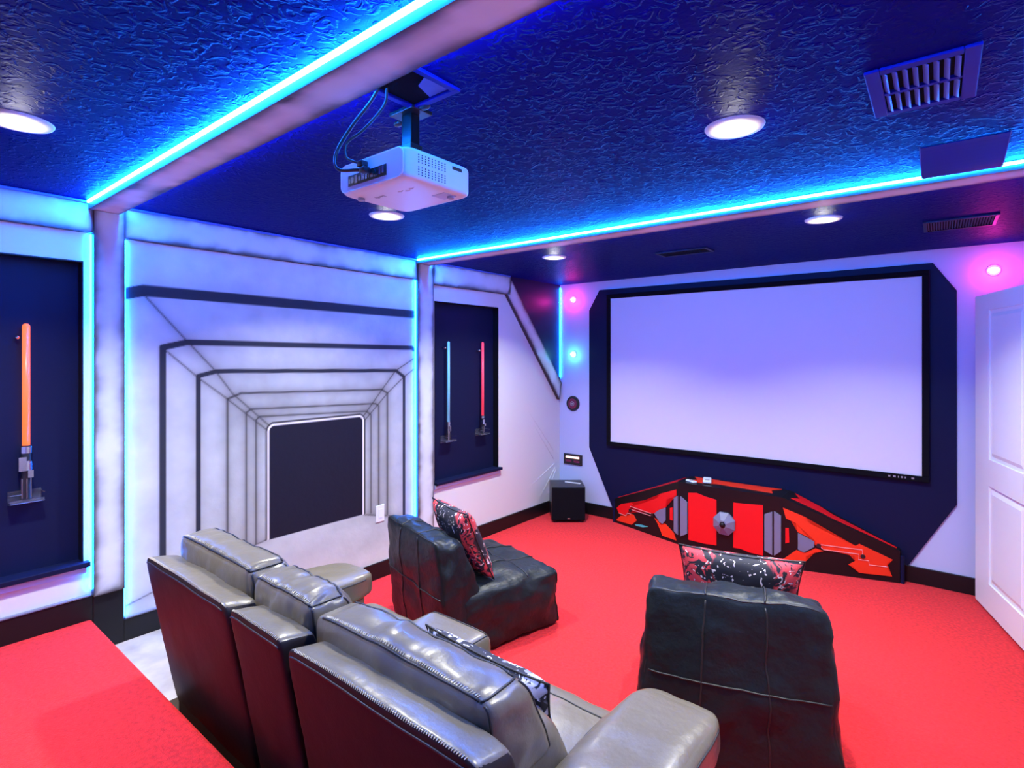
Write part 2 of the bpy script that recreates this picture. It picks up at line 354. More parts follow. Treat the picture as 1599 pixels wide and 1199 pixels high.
def make_mural():
    y0, y1, z0, z1 = P1[1] + .001, P2[0] - .001, .118, 2.2565; st = .0065
    nu = int((y1 - y0) / st); nv = int((z1 - z0) / st)
    ys = np.linspace(y0, y1, nu + 1); zs = np.linspace(z0, z1, nv + 1); Y, Z = np.meshgrid(ys, zs)
    cl = np.array([[fbm(y * 2.2, z * 3.5, 2) for y in ys] for z in zs]); fine = np.array([[fbm(y * 9, z * 9, 7, 3) for y in ys] for z in zs])
    # depth of the painted corridor: 0 at the rim .. 1 at the far door
    dep = 1 - np.clip(np.maximum(np.abs(Y - 2.06) / 1.0, np.abs(Z - .86) / 1.25), .3, 1); dep = dep / .7
    g = .60 - .20 * dep + .06 * cl + .05 * fine
    # floor of the corridor
    fl = Z < np.where(Y < 1.7, .36 + (Y - .94) * .197, np.where(Y < 2.42, .505, .5 - (Y - 2.42) * .34))
    g = np.where(fl, .52 + .10 * cl + .03 * fine, g)
    rgb = np.stack([g * .92, g, g * .975], -1)
    def mixc(k, c): 
        nonlocal rgb; rgb = rgb * (1 - k[..., None]) + np.array(c) * k[..., None]
    # airbrushed creases and seams
    for k, w, a in (('A', .05, .35), ('B', .05, .38), ('C', .045, .45), ('D', .035, .6), ('E', .03, .6), ('F', .022, .6), ('c1', .03, .5), ('c2', .025, .4), ('c3', .03, .5), ('c4', .025, .4), ('fl', .02, .35), ('fr', .02, .35)):
        d = seg_d(Y, Z, MU[k]); kk = a * np.exp(-d / w) * (1 if k[0] == 'f' else (~fl)); mixc(np.clip(kk, 0, 1), (.10, .09, .08))
    for k, w in (('A', .030), ('B', .0165), ('C', .0125), ('D', .006), ('E', .0045), ('F', .004), ('c1', .003), ('c2', .003), ('c3', .003), ('c4', .003), ('fl', .0025), ('fr', .0025)):
        d = seg_d(Y, Z, MU[k]); kk = np.clip((w + .003 - d) / .005, 0, 1) * (1 if k[0] == 'f' else (~fl)); mixc(kk * (.95 if w > .01 else .8), (.010, .012, .024) if w > .01 else (.03, .028, .03))
    # far doorway: dark opening with a pale rounded rim
    cx, cz, hx, hz, r = 2.06, .73, .362, .50, .05
    q = np.hypot(np.maximum(np.abs(Y - cx) - hx + r, 0), np.maximum(np.abs(Z - cz) - hz + r, 0)) - r
    q = np.where(Z < .505, 1, q)
    mixc(np.clip((.012 - q) / .004, 0, 1), (.05, .05, .05)); mixc(np.clip((-.001 - q) / .004, 0, 1), (.75, .74, .72)); mixc(np.clip((-.012 - q) / .005, 0, 1), (.008, .010, .020))
    # grey smudges painted on the corridor floor
    sm = np.clip(.25 - seg_d(Y, Z, [(1.75, .33), (2.2, .40)]), 0, 1) * 2 * np.clip(cl + .4, 0, 1) * fl; mixc(np.clip(sm, 0, .5), (.25, .25, .25))
    rgb = np.clip(rgb, .01, .9)
    vs = np.stack([np.full(Y.shape, .006), Y, Z], -1).reshape(-1, 3)
    idx = np.arange((nu + 1) * (nv + 1)).reshape(nv + 1, nu + 1)
    fs = np.stack([idx[:-1, :-1], idx[:-1, 1:], idx[1:, 1:], idx[1:, :-1]], -1).reshape(-1, 4).tolist()
    loop = list(idx[0, :]) + list(idx[1:, -1]) + list(idx[-1, -2::-1]) + list(idx[-2:0:-1, 0]); L = len(loop); k0 = len(vs)
    vb = vs[loop].copy(); vb[:, 0] = -.004; vs = np.vstack([vs, vb])
    for i in range(L): fs.append([int(loop[i]), k0 + i, k0 + (i + 1) % L, int(loop[(i + 1) % L])])
    me = bpy.data.meshes.new('wall_mural'); me.from_pydata(vs.tolist(), [], fs)
    at = me.color_attributes.new('paint', 'FLOAT_COLOR', 'POINT')
    c = np.ones((len(vs), 4), np.float32); c[:k0, :3] = rgb.reshape(-1, 3); c[k0:, :3] = .6
    at.data.foreach_set('color', c.ravel()); me.materials.append(M['mural'])
    o = link(bpy.data.objects.new('wall_mural', me))
    tag(o, 'painted mural of a receding white panelled corridor with black ribs and a dark doorway', 'mural')
make_mural()
# starburst creases in the white corner panel
bm = bmesh.new()
for (ya, za, yb, zb, w) in ((4.30, 1.19, 4.86, .62, .016), (4.43, 1.01, 4.86, .53, .012), (4.36, .31, 4.87, .50, .014), (4.55, .145, 4.88, .46, .012), (4.68, .135, 4.89, .44, .010)):
    d = Vector((0, yb - ya, zb - za)); n = Vector((0, -d.z, d.y)).normalized() * w
    a = Vector((-.001, ya, za)); b = Vector((-.001, yb, zb)); top = b + Vector((.007, 0, 0)) - d * .08
    A, B1, B2, T = bm.verts.new(a), bm.verts.new(b + n * .5), bm.verts.new(b - n * .5), bm.verts.new(top)
    bm.faces.new((A, B1, T)); bm.faces.new((A, T, B2)); bm.faces.new((B1, B2, T))
fin('trim_12', bm, M['white'], kind='structure')

# ---------------------------------------------------------------- glowing swords in the niches
def sword(y, ztop, zhilt, zbot, r, blade, hiltm, label, style):
    t = thing('light_sword', label, 'toy sword', (-.022, y, zbot))
    bm = bmesh.new(); cyl(bm, (0, 0, zhilt - zbot), (0, 0, ztop - zbot - r), r, n=20)
    bmesh.ops.create_uvsphere(bm, u_segments=20, v_segments=10, radius=r, matrix=Matrix.Translation((0, 0, ztop - zbot - r)))
    fin('blade', bm, blade, t, True)
    L = zhilt - zbot; R = r * 1.25
    bm = bmesh.new(); cyl(bm, (0, 0, 0), (0, 0, L * .45), R * .95); cyl(bm, (0, 0, L * .45), (0, 0, L), R * 1.05)
    fin('hilt', bm, M['blackp'] if style else M['steel'], t, False)
    bm = bmesh.new()
    if style:
        for z0, z1, rr in ((.86, .98, 1.25), (.55, .72, 1.3)): cyl(bm, (0, 0, L * z0), (0, 0, L * z1), R * rr)
        box(bm, (R * .6, -R * 1.7, L * .55), (R * 1.8, -R * .2, L * .8)); box(bm, (R * .6, R * .1, L * .42), (R * 1.6, R * 1.2, L * .55))
    else:
        for z0 in (.9, .75, .55): cyl(bm, (0, 0, L * z0), (0, 0, L * (z0 + .04)), R * 1.25)
        box(bm, (R * .7, -R * .5, L * .5), (R * 1.6, R * .6, L * .78))
    fin('collar', bm, M['steel'], t)
    bm = bmesh.new()
    for k in range(6):
        a = k * math.pi / 3; box(bm, (math.cos(a) * R - .0018, math.sin(a) * R - .0018, L * .04), (math.cos(a) * R + .0018, math.sin(a) * R + .0018, L * .40))
    fin('grip', bm, M['steel'] if style else M['blackp'], t)
    return t
def holder(y, z, w, label):
    t = thing('acrylic_holder', label, 'wall holder', (-.058, y, z))
    bm = bmesh.new(); box(bm, (-.0015, -w / 2, -.02), (.004, w / 2, .045), bev=.001); fin('back_plate', bm, M['acrylic'], t)
    bm = bmesh.new(); box(bm, (.004, -w / 2, -.006), (.070, w / 2, -.001), bev=.001); box(bm, (.066, -w / 2, -.001), (.070, w / 2, .012), bev=.001); fin('shelf', bm, M['acrylic'], t)
    bm = bmesh.new()
    for s in (-1, 1):
        tube(bm, [(.004, s * w / 2, .036), (.066, s * w / 2, .036)], .0018, 6); tube(bm, [(.004, s * w / 2, -.003), (.070, s * w / 2, -.003)], .0018, 6)
    tube(bm, [(.070, -w / 2, -.003), (.070, w / 2, -.003)], .0018, 6); tube(bm, [(.066, -w / 2, .036), (.066, -w / 6, .036)], .0018, 6)
    fin('polished_edge', bm, M['steel'], t)
sword(.565, 1.806, 1.24, .985, .0145, M['bladered'], 0, 'thick orange-red glowing toy sword with black and chrome hilt in the left niche', 1)
holder(.565, .982, .12, 'clear acrylic holder under the orange sword in the left niche')
sword(3.30, 1.775, 1.09, .93, .0115, M['bladeblue'], 0, 'pale blue glowing toy sword with silver hilt in the right niche', 0)
holder(3.30, .927, .125, 'clear acrylic holder under the pale blue sword')
sword(3.735, 1.778, 1.105, .942, .0120, M['bladepink'], 0, 'slim rose-red glowing toy sword beside the pale blue sword', 1)
holder(3.735, .939, .125, 'clear acrylic holder under the slim rose-red sword')
for y, z, r, s in ((.535, 1.74, .0145, 'orange'), (3.265, 1.72, .0115, 'pale blue'), (3.70, 1.70, .012, 'rose-red')):
    bm = bmesh.new(); cyl(bm, (-.0605, y, z), (-.030, y, z), .006); bmesh.ops.create_uvsphere(bm, u_segments=12, v_segments=8, radius=.009, matrix=Matrix.Translation((-.028, y, z)))
    tag(fin('support_peg', bm, M['steel'], None, True), 'small steel peg at the top of the %s sword' % s, 'peg')
# white switch plate on the mural
t = thing('switch_plate', 'small white wall plate at the lower right of the mural', 'wall plate', (.006, 2.56, .48))
bm = bmesh.new(); box(bm, (0, -.038, -.062), (.006, .038, .062), bev=.002); fin('plate', bm, M['whitep'], t)
bm = bmesh.new(); box(bm, (.006, -.017, -.033), (.009, .017, .033), bev=.001); fin('rocker', bm, M['whitep'], t)

# ---------------------------------------------------------------- screen wall
bm = bmesh.new()
prism(bm, [(x, D - .0005, z) for x, z in ((.50, 2.325), (.379, 2.121), (.379, .698), (.648, .119), (3.075, .119), (3.35, .61), (3.35, 2.112), (3.218, 2.318))], (0, -.012, 0))
fin('wall_panel', bm, M['panelnavy'], kind='structure')
t = thing('projection_screen', 'large pale fixed-frame projection screen on the dark panel', 'projection screen', (0, D - .0125, 0))
x0, x1, z0, z1 = .641, 3.156, .786, 2.226
bm = bmesh.new(); box(bm, (x0 - .01, -.020, z0 - .01), (x1 + .01, -.012, z1 + .01)); fin('screen_fabric', bm, M['screen'], t)
bm = bmesh.new(); fw = .042
box(bm, (x0 - fw, -.034, z0 - fw), (x1 + fw, 0, z0), bev=.004); box(bm, (x0 - fw, -.034, z1), (x1 + fw, 0, z1 + fw), bev=.004)
box(bm, (x0 - fw, -.034, z0), (x0, 0, z1), bev=.004); box(bm, (x1, -.034, z0), (x1 + fw, 0, z1), bev=.004); fin('screen_frame', bm, M['velvet'], t)
for k, (dx, w) in enumerate(((0, .014), (.030, .016), (.060, .006), (.078, .012), (.100, .008), (.140, .016))):
    bm = bmesh.new(); box(bm, (2.955 + dx, -.0355, z0 - .026), (2.955 + dx + w, -.034, z0 - .014)); fin('maker_mark', bm, M['greyp'], t)
# coloured wall pucks
def puck(x, z, m, colr, e, label, name='accent_light'):
    t = thing(name, label, 'wall light', (x, D - .0005, z))
    bm = bmesh.new(); cyl(bm, (0, 0, 0), (0, -.012, 0), .040, .036, 28); fin('base', bm, M['whitep'], t, False)
    bm = bmesh.new(); bmesh.ops.create_uvsphere(bm, u_segments=20, v_segments=12, radius=.021, matrix=Matrix.Translation((0, -.016, 0)) @ Matrix.Diagonal((1.5, .8, 1, 1))); fin('bulb', bm, m, t, True)
    l = bpy.data.lights.new('glow', 'POINT'); l.color = colr; l.energy = e; l.shadow_soft_size = .02
    lo = link(bpy.data.objects.new('glow', l), t); lo.location = (0, -.07, -.01)
    return t
puck(.182, 2.247, M['bulbpink'], (1, .02, .45), 2.4, 'pink glowing wall light above the cyan one, left of the screen')
puck(.182, 1.667, M['bulbcyan'], (.1, .8, 1), .9, 'cyan glowing wall light below the pink one, left of the screen')
puck(3.545, 2.234, M['bulbpink'], (1, .02, .45), 2.6, 'pink glowing wall light above the open white door')
t = thing('round_button', 'round maroon wall button with pale centre, left of the screen', 'button', (.174, D - .0005, 1.141))
bm = bmesh.new(); cyl(bm, (0, 0, 0), (0, -.014, 0), .082, .076, 36); fin('rim', bm, M['blackp'], t)
bm = bmesh.new(); cyl(bm, (0, -.014, 0), (0, -.018, 0), .054, .050, 32); fin('face', bm, M['maroon'], t)
bm = bmesh.new(); tube(bm, [(math.cos(a) * .022, -.019, math.sin(a) * .022) for a in [k * math.pi / 12 for k in range(24)]], .0035, 6, True); cyl(bm, (0, -.018, 0), (0, -.023, 0), .010); fin('center', bm, M['greyp'], t)
# black plate with peach lamp
t = thing('glow_panel', 'small black wall plate with a glowing peach bar, above the speaker', 'wall light', (.177, D - .0005, .548))
bm = bmesh.new(); box(bm, (-.115, -.014, -.056), (.115, 0, .056), bev=.004); fin('plate', bm, M['blackp'], t)
bm = bmesh.new(); tube(bm, [(-.08, -.018, .022), (.08, -.018, .022)], .011, 10); fin('lamp_bar', bm, M['barglow'], t, True)
bm = bmesh.new(); box(bm, (-.085, -.018, -.030), (-.015, -.014, -.008)); box(bm, (.015, -.018, -.030), (.085, -.014, -.008)); fin('inset', bm, M['maroon'], t)

# ---------------------------------------------------------------- subwoofer
t = thing('subwoofer', 'black cube subwoofer on the floor in the corner', 'speaker', (.272, 4.690, 0), math.radians(38.9))
w, dd, hh = .335, .335, .352
bm = bmesh.new(); box(bm, (-w / 2, -dd / 2 + .03, .02), (w / 2, dd / 2, hh), bev=.006); fin('cabinet', bm, M['blackp'], t)
bm = bmesh.new(); box(bm, (-w / 2 + .004, -dd / 2, .024), (w / 2 - .004, -dd / 2 + .0295, hh - .006), bev=.010); fin('grille', bm, M['velvet'], t)
bm = bmesh.new(); box(bm, (-.014, -dd / 2 - .003, .040), (.014, -dd / 2 - .0002, .050), bev=.001); fin('badge', bm, M['steel'], t)
for sx in (-1, 1):
    for sy in (-1, 1):
        bm = bmesh.new(); cyl(bm, (sx * .13, sy * .12, 0), (sx * .13, sy * .12, .0205), .020, .024, 16); fin('foot', bm, M['blackp'], t)
# small strip lying on the subwoofer
bm = bmesh.new(); box(bm, (-.085, -.012, 0), (.085, .012, .006), bev=.002)
o = fin('paper_strip', bm, M['whitep']); o.location = (.305, 4.745, hh + .0005); o.rotation_euler = (0, 0, math.radians(10)); tag(o, 'thin pale strip lying on top of the black subwoofer', 'strip')

# ---------------------------------------------------------------- media cabinet with slanted wings
CA = {'L1': [(0.034, 0.15), (0.108, 0.201), (0.281, 0.246), (0.327, 0.219), (0.69, 0.354), (0.752, 0.408), (0.972, 0.478), (0.972, 0.425), (0.832, 0.367), (0.823, 0.295), (0.663, 0.218), (0.617, 0.198), (0.281, 0.213), (0.261, 0.179), (0.221, 0.137), (0.17, 0.098), (0.076, 0.107)],
'L2': [(0.034, 0.037), (0.108, 0.087), (0.211, 0.1), (0.281, 0.136), (0.315, 0.137), (0.37, 0.09), (0.291, 0.035), (0.045, 0.027)],
'L3': [(0.653, 0.166), (0.743, 0.118), (0.814, 0.145), (0.935, 0.087), (0.968, 0.031), (0.77, 0.031), (0.743, 0.075), (0.708, 0.122)],
'Lg': [(0.653, 0.21), (0.726, 0.256), (0.818, 0.292), (0.818, 0.176), (0.779, 0.141), (0.735, 0.144)],
'Ls': [(0.880, 0.30), (0.923, 0.313), (0.923, 0.196), (0.880, 0.196)],
'Lh': [(0.943, 0.401), (.995, 0.428), (.995, 0.087), (0.943, 0.11)],
'teal': [(0.341, 0.05), (0.438, 0.063), (0.552, 0.067), (0.476, 0.046), (0.36, 0.04)],
'Ch': [(0.022, 0.428), (0.096, 0.384), (0.096, 0.114), (0.022, 0.079)],
'C1': [(0.105, 0.467), (0.193, 0.478), (0.28, 0.459), (0.395, 0.446), (0.395, 0.066), (0.28, 0.059), (0.107, 0.062)],
'C2': [(0.56, 0.447), (0.657, 0.451), (0.835, 0.465), (0.835, 0.063), (0.713, 0.066), (0.634, 0.08), (0.56, 0.078)],
'Rh1': [(0.85, 0.397), (0.919, 0.427), (0.919, 0.086), (0.85, 0.11)],
'Rh2': [(0.935, 0.432), (.995, 0.405), (.995, 0.13), (0.935, 0.084)],
'R1': [(0.01, 0.470), (0.216, 0.412), (0.241, 0.37), (0.64, 0.237), (0.672, 0.255), (0.941, 0.166), (0.898, 0.137), (0.891, 0.112), (0.937, 0.045), (0.668, 0.04), (0.624, 0.078), (0.58, 0.091), (0.636, 0.122), (0.632, 0.165), (0.588, 0.164), (0.375, 0.185), (0.3, 0.206), (0.292, 0.242), (0.139, 0.294), (0.126, 0.36), (0.036, 0.389)],
'R2': [(0.005, 0.064), (0.131, 0.152), (0.207, 0.138), (0.3, 0.184), (0.367, 0.169), (0.292, 0.15), (0.212, 0.116), (0.22, 0.08), (0.199, 0.069)],
'Rg': [(0.143, 0.288), (0.286, 0.236), (0.286, 0.194), (0.195, 0.142), (0.143, 0.16)],
'Rs': [(0.031, 0.314), (0.062, 0.316), (0.066, 0.205), (0.031, 0.195)]}
LE, LC, RC, RE = Vector((.72, 4.87, 0)), Vector((1.46, 4.65, 0)), Vector((2.29, 4.65, 0)), Vector((3.03, 4.87, 0))
root = thing('media_cabinet', 'low red and black angular media cabinet with sloping wings under the screen', 'cabinet', (1.875, 4.8, 0))
OFF = Vector((1.875, 4.8, 0)); YW = D - .0185
def inset(a): return [v - OFF for v in a]
def hexa(bm, f):      # f: front quad bottom-left.. and back quad
    V = [bm.verts.new(v) for v in f]
    for q in ((0, 1, 2, 3), (7, 6, 5, 4), (0, 4, 5, 1), (1, 5, 6, 2), (2, 6, 7, 3), (3, 7, 4, 0)): bm.faces.new([V[i] for i in q])
def wing(name, a, b, za, zb):
    bm = bmesh.new()
    f = [a, b, b + Vector((0, 0, zb)), a + Vector((0, 0, za)), Vector((a.x, YW, 0)), Vector((b.x, YW, 0)), Vector((b.x, YW, zb)), Vector((a.x, YW, za))]
    hexa(bm, inset(f)); return fin(name, bm, M['blackg'], root)
wl = wing('wing', LE, LC, .235, .548); wc = wing('center_section', LC, RC, .548, .548); wr = wing('wing', RC, RE, .548, .235)
def facet(name, key, a, b, m, th=.006, lift=0, parent=None):
    d = b - a; n = Vector((d.y, -d.x, 0)).normalized(); n = n if n.y < 0 else -n
    pts = [a + d * s + Vector((0, 0, z)) + n * (.0002 + lift) for s, z in (CA[key] if isinstance(key, str) else key)]
    bm = bmesh.new(); prism(bm, inset(pts), n * th); bmesh.ops.triangulate(bm, faces=[f for f in bm.faces if len(f.verts) > 4])
    return fin(name, bm, m, parent or root)
facet('red_panel', 'L1', LE, LC, M['red'], parent=wl); facet('red_panel', 'L2', LE, LC, M['orange'], parent=wl); facet('red_panel', 'L3', LE, LC, M['orange'], parent=wl)
facet('grey_plate', 'Lg', LE, LC, M['dgrey'], .010, parent=wl); facet('red_panel', 'Ls', LE, LC, M['red'], parent=wl); facet('teal_bar', 'teal', LE, LC, M['teal'], parent=wl)
facet('grey_plate', 'Lh', LE, LC, M['dgrey'], .014, parent=wl); facet('grey_plate', 'Ch', LC, RC, M['dgrey'], .014, parent=wc)
d1 = facet('door', 'C1', LC, RC, M['red'], parent=wc); d2 = facet('door', 'C2', LC, RC, M['red'], parent=wc)
facet('grey_plate', 'Rh1', LC, RC, M['dgrey'], .014, parent=wc); facet('grey_plate', 'Rh2', LC, RC, M['dgrey'], .014, parent=wc)
facet('red_panel', 'R1', RC, RE, M['orange'], parent=wr); facet('red_panel', 'R2', RC, RE, M['orange'], parent=wr); facet('grey_plate', 'Rg', RC, RE, M['dgrey'], .010, parent=wr); facet('red_panel', 'Rs', RC, RE, M['red'], parent=wr)
def lines(a, b, pls, knobs, par):
    d = b - a; n = Vector((d.y, -d.x, 0)).normalized(); n = n if n.y < 0 else -n
    f = lambda s, z, l=.0075: a + d * s + Vector((0, 0, z)) + n * l - OFF
    bm = bmesh.new()
    for pl in pls: tube(bm, [f(*p) for p in pl], .0028, 6)
    fin('raised_line', bm, M['pink'], par)
    for s, z in knobs:
        bm = bmesh.new(); cyl(bm, f(s, z, .001), f(s, z, .012), .016); fin('disc', bm, M['blackp'], par)
lines(RC, RE, [[(0.346, 0.216), (0.695, 0.213), (0.695, 0.168)], [(0.342, 0.2), (0.367, 0.181), (0.664, 0.178), (0.664, 0.138), (0.747, 0.138), (0.751, 0.108), (0.898, 0.11)]], [(.325, .207), (.699, .165)], wr)
lines(LE, LC, [[(0.271, 0.207), (0.608, 0.199)], [(0.291, 0.180), (0.598, 0.178)], [(0.076, 0.107), (0.201, 0.104), (0.221, 0.133), (0.281, 0.136)]], [(.27, .17), (.62, .19)], wl)
# octagonal lock boss on the middle
bm = bmesh.new(); c = LC + (RC - LC) * .473 + Vector((0, 0, .262)) - OFF
def ngon(r, y, n=8, ph=math.pi / 8, z=1.05): return [Vector((c.x + math.cos(ph + k * 2 * math.pi / n) * r, c.y + y, c.z + math.sin(ph + k * 2 * math.pi / n) * r * z)) for k in range(n)]
R0 = [bm.verts.new(v) for v in ngon(.094, -.0005)]; R1 = [bm.verts.new(v) for v in ngon(.094, -.018)]; R2 = [bm.verts.new(v) for v in ngon(.034, -.055)]
for A_, B_ in ((R0, R1), (R1, R2)):
    for k in range(8): bm.faces.new((A_[k], A_[(k + 1) % 8], B_[(k + 1) % 8], B_[k]))
bm.faces.new(R2); bm.faces.new(R0[::-1]); boss = fin('octagonal_boss', bm, M['dgrey'], wc)
bm = bmesh.new(); bmesh.ops.create_uvsphere(bm, u_segments=20, v_segments=12, radius=.024, matrix=Matrix.Translation(c + Vector((0, -.056, 0)))); fin('knob', bm, M['blackg'], wc, True)
# top panels
zt = .5482
def flatpoly(name, pts, m, par, th=.004):
    bm = bmesh.new(); prism(bm, inset([Vector(p) for p in pts]), (0, 0, th)); bmesh.ops.triangulate(bm, faces=[f for f in bm.faces if len(f.verts) > 4]); fin(name, bm, m, par)
flatpoly('red_panel', [(1.50, 4.925, zt), (1.72, 4.925, zt), (1.74, 4.91, zt), (2.23, 4.92, zt), (2.17, 4.84, zt), (2.20, 4.74, zt), (1.74, 4.78, zt), (1.68, 4.735, zt), (1.50, 4.735, zt), (1.56, 4.83, zt)], M['orange'], wc)
def rooft(name, a, b, za, zb, par, flip):
    def rp(s, q):    # s along the wing from the centre, q 0 front..1 back
        x = a.x + (b.x - a.x) * s; yf = a.y + (b.y - a.y) * s; return Vector((x, yf + (YW - yf) * q, za + (zb - za) * s + .0004))
    pts = [rp(*p) for p in ((.05, .92), (.30, .90), (.42, .70), (.72, .62), (.97, .60), (.97, .35), (.72, .30), (.45, .22), (.36, .30), (.06, .28), (.12, .6))]
    bm = bmesh.new(); prism(bm, inset(pts), (0, 0, .004)); bmesh.ops.triangulate(bm, faces=[f for f in bm.faces if len(f.verts) > 4]); fin(name, bm, M['red'], par)
rooft('red_panel', RC, RE, .548, .235, wr, 0); rooft('red_panel', LC, LE, .548, .235, wl, 1)
for e, s, par in ((RE, 1, wr), (LE, -1, wl)):
    bm = bmesh.new(); p = e - OFF + Vector((s * .014, .01, 0)); cyl(bm, p + Vector((0, 0, .001)), p + Vector((0, 0, .20)), .013); fin('corner_post', bm, M['panelnavy'], par)
# things on the cabinet
t = thing('game_controller', 'white slab remote lying on the left of the cabinet top', 'remote', (1.66, 4.79, .5535), math.radians(18))
bm = bmesh.new(); box(bm, (-.035, -.075, 0), (.035, .075, .026), bev=.009); fin('body', bm, M['whitep'], t)
bm = bmesh.new(); box(bm, (-.018, -.062, .0262), (.018, -.03, .0285), bev=.001); fin('button_pad', bm, M['greyp'], t)
t = thing('small_remote', 'small white and pink object beside the white remote on the cabinet top', 'remote', (1.545, 4.72, .5485), math.radians(60))
bm = bmesh.new(); box(bm, (-.022, -.05, 0), (.022, .05, .014), bev=.005); fin('body', bm, M['whitep'], t)
bm = bmesh.new(); box(bm, (-.012, -.02, .0142), (.012, .02, .018), bev=.001); fin('pad', bm, M['greyp'], t)

# ---------------------------------------------------------------- puffed shapes
def puffer(c8, k=7, bulge=(0, 0, 0), wr=0, ws=6, seed=0, nrm=0):
    """returns f(a,b,c) for a point of the rounded hexahedron; c8 = corners indexed by bits x,y,z (0..7)"""
    c8 = [Vector(p) for p in c8]
    def tri(a, b, c):
        u, v, w = (a + 1) / 2, (b + 1) / 2, (c + 1) / 2; p = Vector((0, 0, 0))
        for i in range(8):
            p += c8[i] * ((u if i & 1 else 1 - u) * (v if i & 2 else 1 - v) * (w if i & 4 else 1 - w))
        return p
    cen = tri(0, 0, 0); WS = ws if isinstance(ws, tuple) else (ws, ws, ws)
    def f(a, b, c):
        m = max(abs(a), abs(b), abs(c)); n = (abs(a) ** k + abs(b) ** k + abs(c) ** k) ** (1 / k)
        s = m / n if n > 0 else 1
        q = [a * s, b * s, c * s]
        if abs(a) > .999: q[0] += math.copysign(bulge[0] * (1 - b * b) * (1 - c * c), a)
        if abs(b) > .999: q[1] += math.copysign(bulge[1] * (1 - a * a) * (1 - c * c), b)
        if abs(c) > .999: q[2] += math.copysign(bulge[2] * (1 - b * b) * (1 - a * a), c)
        p = tri(*q)
        if wr:
            d = (p - cen).normalized(); p = p + d * wr * noise.fractal(Vector((p.x * WS[0], p.y * WS[1], p.z * WS[2])) + Vector((seed, 0, 0)), .8, 2.1, 3)
        return p
    return f
def puff(name, c8, m, parent, N=18, **kw):
    f = puffer(c8, **kw); bm = bmesh.new(); cache = {}
    def V(a, b, c):
        key = (round(a, 5), round(b, 5), round(c, 5))
        if key not in cache: cache[key] = bm.verts.new(f(a, b, c))
        return cache[key]
    # finer spacing towards the edges for a clean rounding
    g = [math.sin((-1 + 2 * i / N) * math.pi / 2 * .999) / math.sin(math.pi / 2 * .999) for i in range(N + 1)]
    for ax in range(3):
        for s in (-1, 1):
            for i in range(N):
                for j in range(N):
                    q = []
                    for (u, v) in ((g[i], g[j]), (g[i + 1], g[j]), (g[i + 1], g[j + 1]), (g[i], g[j + 1])):
                        a = [u, v]; a.insert(ax, s); q.append(V(*a))
                    bm.faces.new(q)
    o = fin(name, bm, m, parent, True); return o, f
def hexc(x0, x1, yb0, yf0, z0, yb1, yf1, z1, z1f=None):
    """corners: bottom y range yb0..yf0 at z0, top y range yb1..yf1 at z1 (front top z1f)"""
    z1f = z1 if z1f is None else z1f
    return [(x0, yb0, z0), (x1, yb0, z0), (x0, yf0, z0), (x1, yf0, z0), (x0, yb1, z1), (x1, yb1, z1), (x0, yf1, z1f), (x1, yf1, z1f)]
def seam(name, f, paths, r, m, parent, out=.001, n=26):
    bm = bmesh.new(); cen = f(0, 0, 0)
    for a, b in paths:
        pts = []
        for i in range(n + 1):
            q = [a[j] + (b[j] - a[j]) * i / n for j in range(3)]; p = f(*q); pts.append(p + (p - cen).normalized() * out)
        tube(bm, pts, r, 6)
    return fin(name, bm, m, parent, True)
def stitches(name, f, a, b, m, parent, n=60, out=.0015, half=.045, ax=1):
    """a row of short cross stitches along the path a->b"""
    bm = bmesh.new(); cen = f(0, 0, 0)
    for i in range(n):
        q = [a[j] + (b[j] - a[j]) * (i + .5) / n for j in range(3)]; q0 = list(q); q1 = list(q); q0[ax] -= half; q1[ax] += half
        pts = []
        for p in (f(*q0), f(*q1)): pts.append(p + (p - cen).normalized() * out)
        tube(bm, pts, .0013, 4)
    return fin(name, bm, m, parent)

# ---------------------------------------------------------------- sofa
sofa = thing('reclining_sofa', 'dark grey leather reclining sofa with middle console, seen from behind', 'sofa', (1.83, 1.25, 0))
so = Vector((1.83, 1.25, 0))
def SH(c): return [Vector(p) - so for p in c]
X = [(.79, 1.515), (1.54, 1.86), (1.885, 2.62)]
for i, (a, b) in enumerate(X):
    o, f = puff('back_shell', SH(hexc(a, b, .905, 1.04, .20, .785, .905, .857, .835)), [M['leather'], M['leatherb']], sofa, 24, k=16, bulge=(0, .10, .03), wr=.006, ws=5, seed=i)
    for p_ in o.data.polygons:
        if p_.normal.y < -.55 or abs(p_.normal.x) > .7: p_.material_index = 1  # same leather with shade put into its colour on back and side faces
    seam('piping', f, [((-.97, -1, .95), (.97, -1, .95))], .0032, M['seam'], o, .0015)
    stitches('stitching', f, (-.9, -.86, 1), (.9, -.86, 1), M['thread'], o, n=int((b - a) * 120), half=.06)
# lower back flaps and frame
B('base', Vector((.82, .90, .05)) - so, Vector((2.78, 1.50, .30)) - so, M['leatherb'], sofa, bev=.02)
for x in (.93, 2.70):
    for y in (1.03, 1.44): 
        B('foot', Vector((x - .03, y - .03, 0)) - so, Vector((x + .03, y + .03, .052)) - so, M['blackp'], sofa)
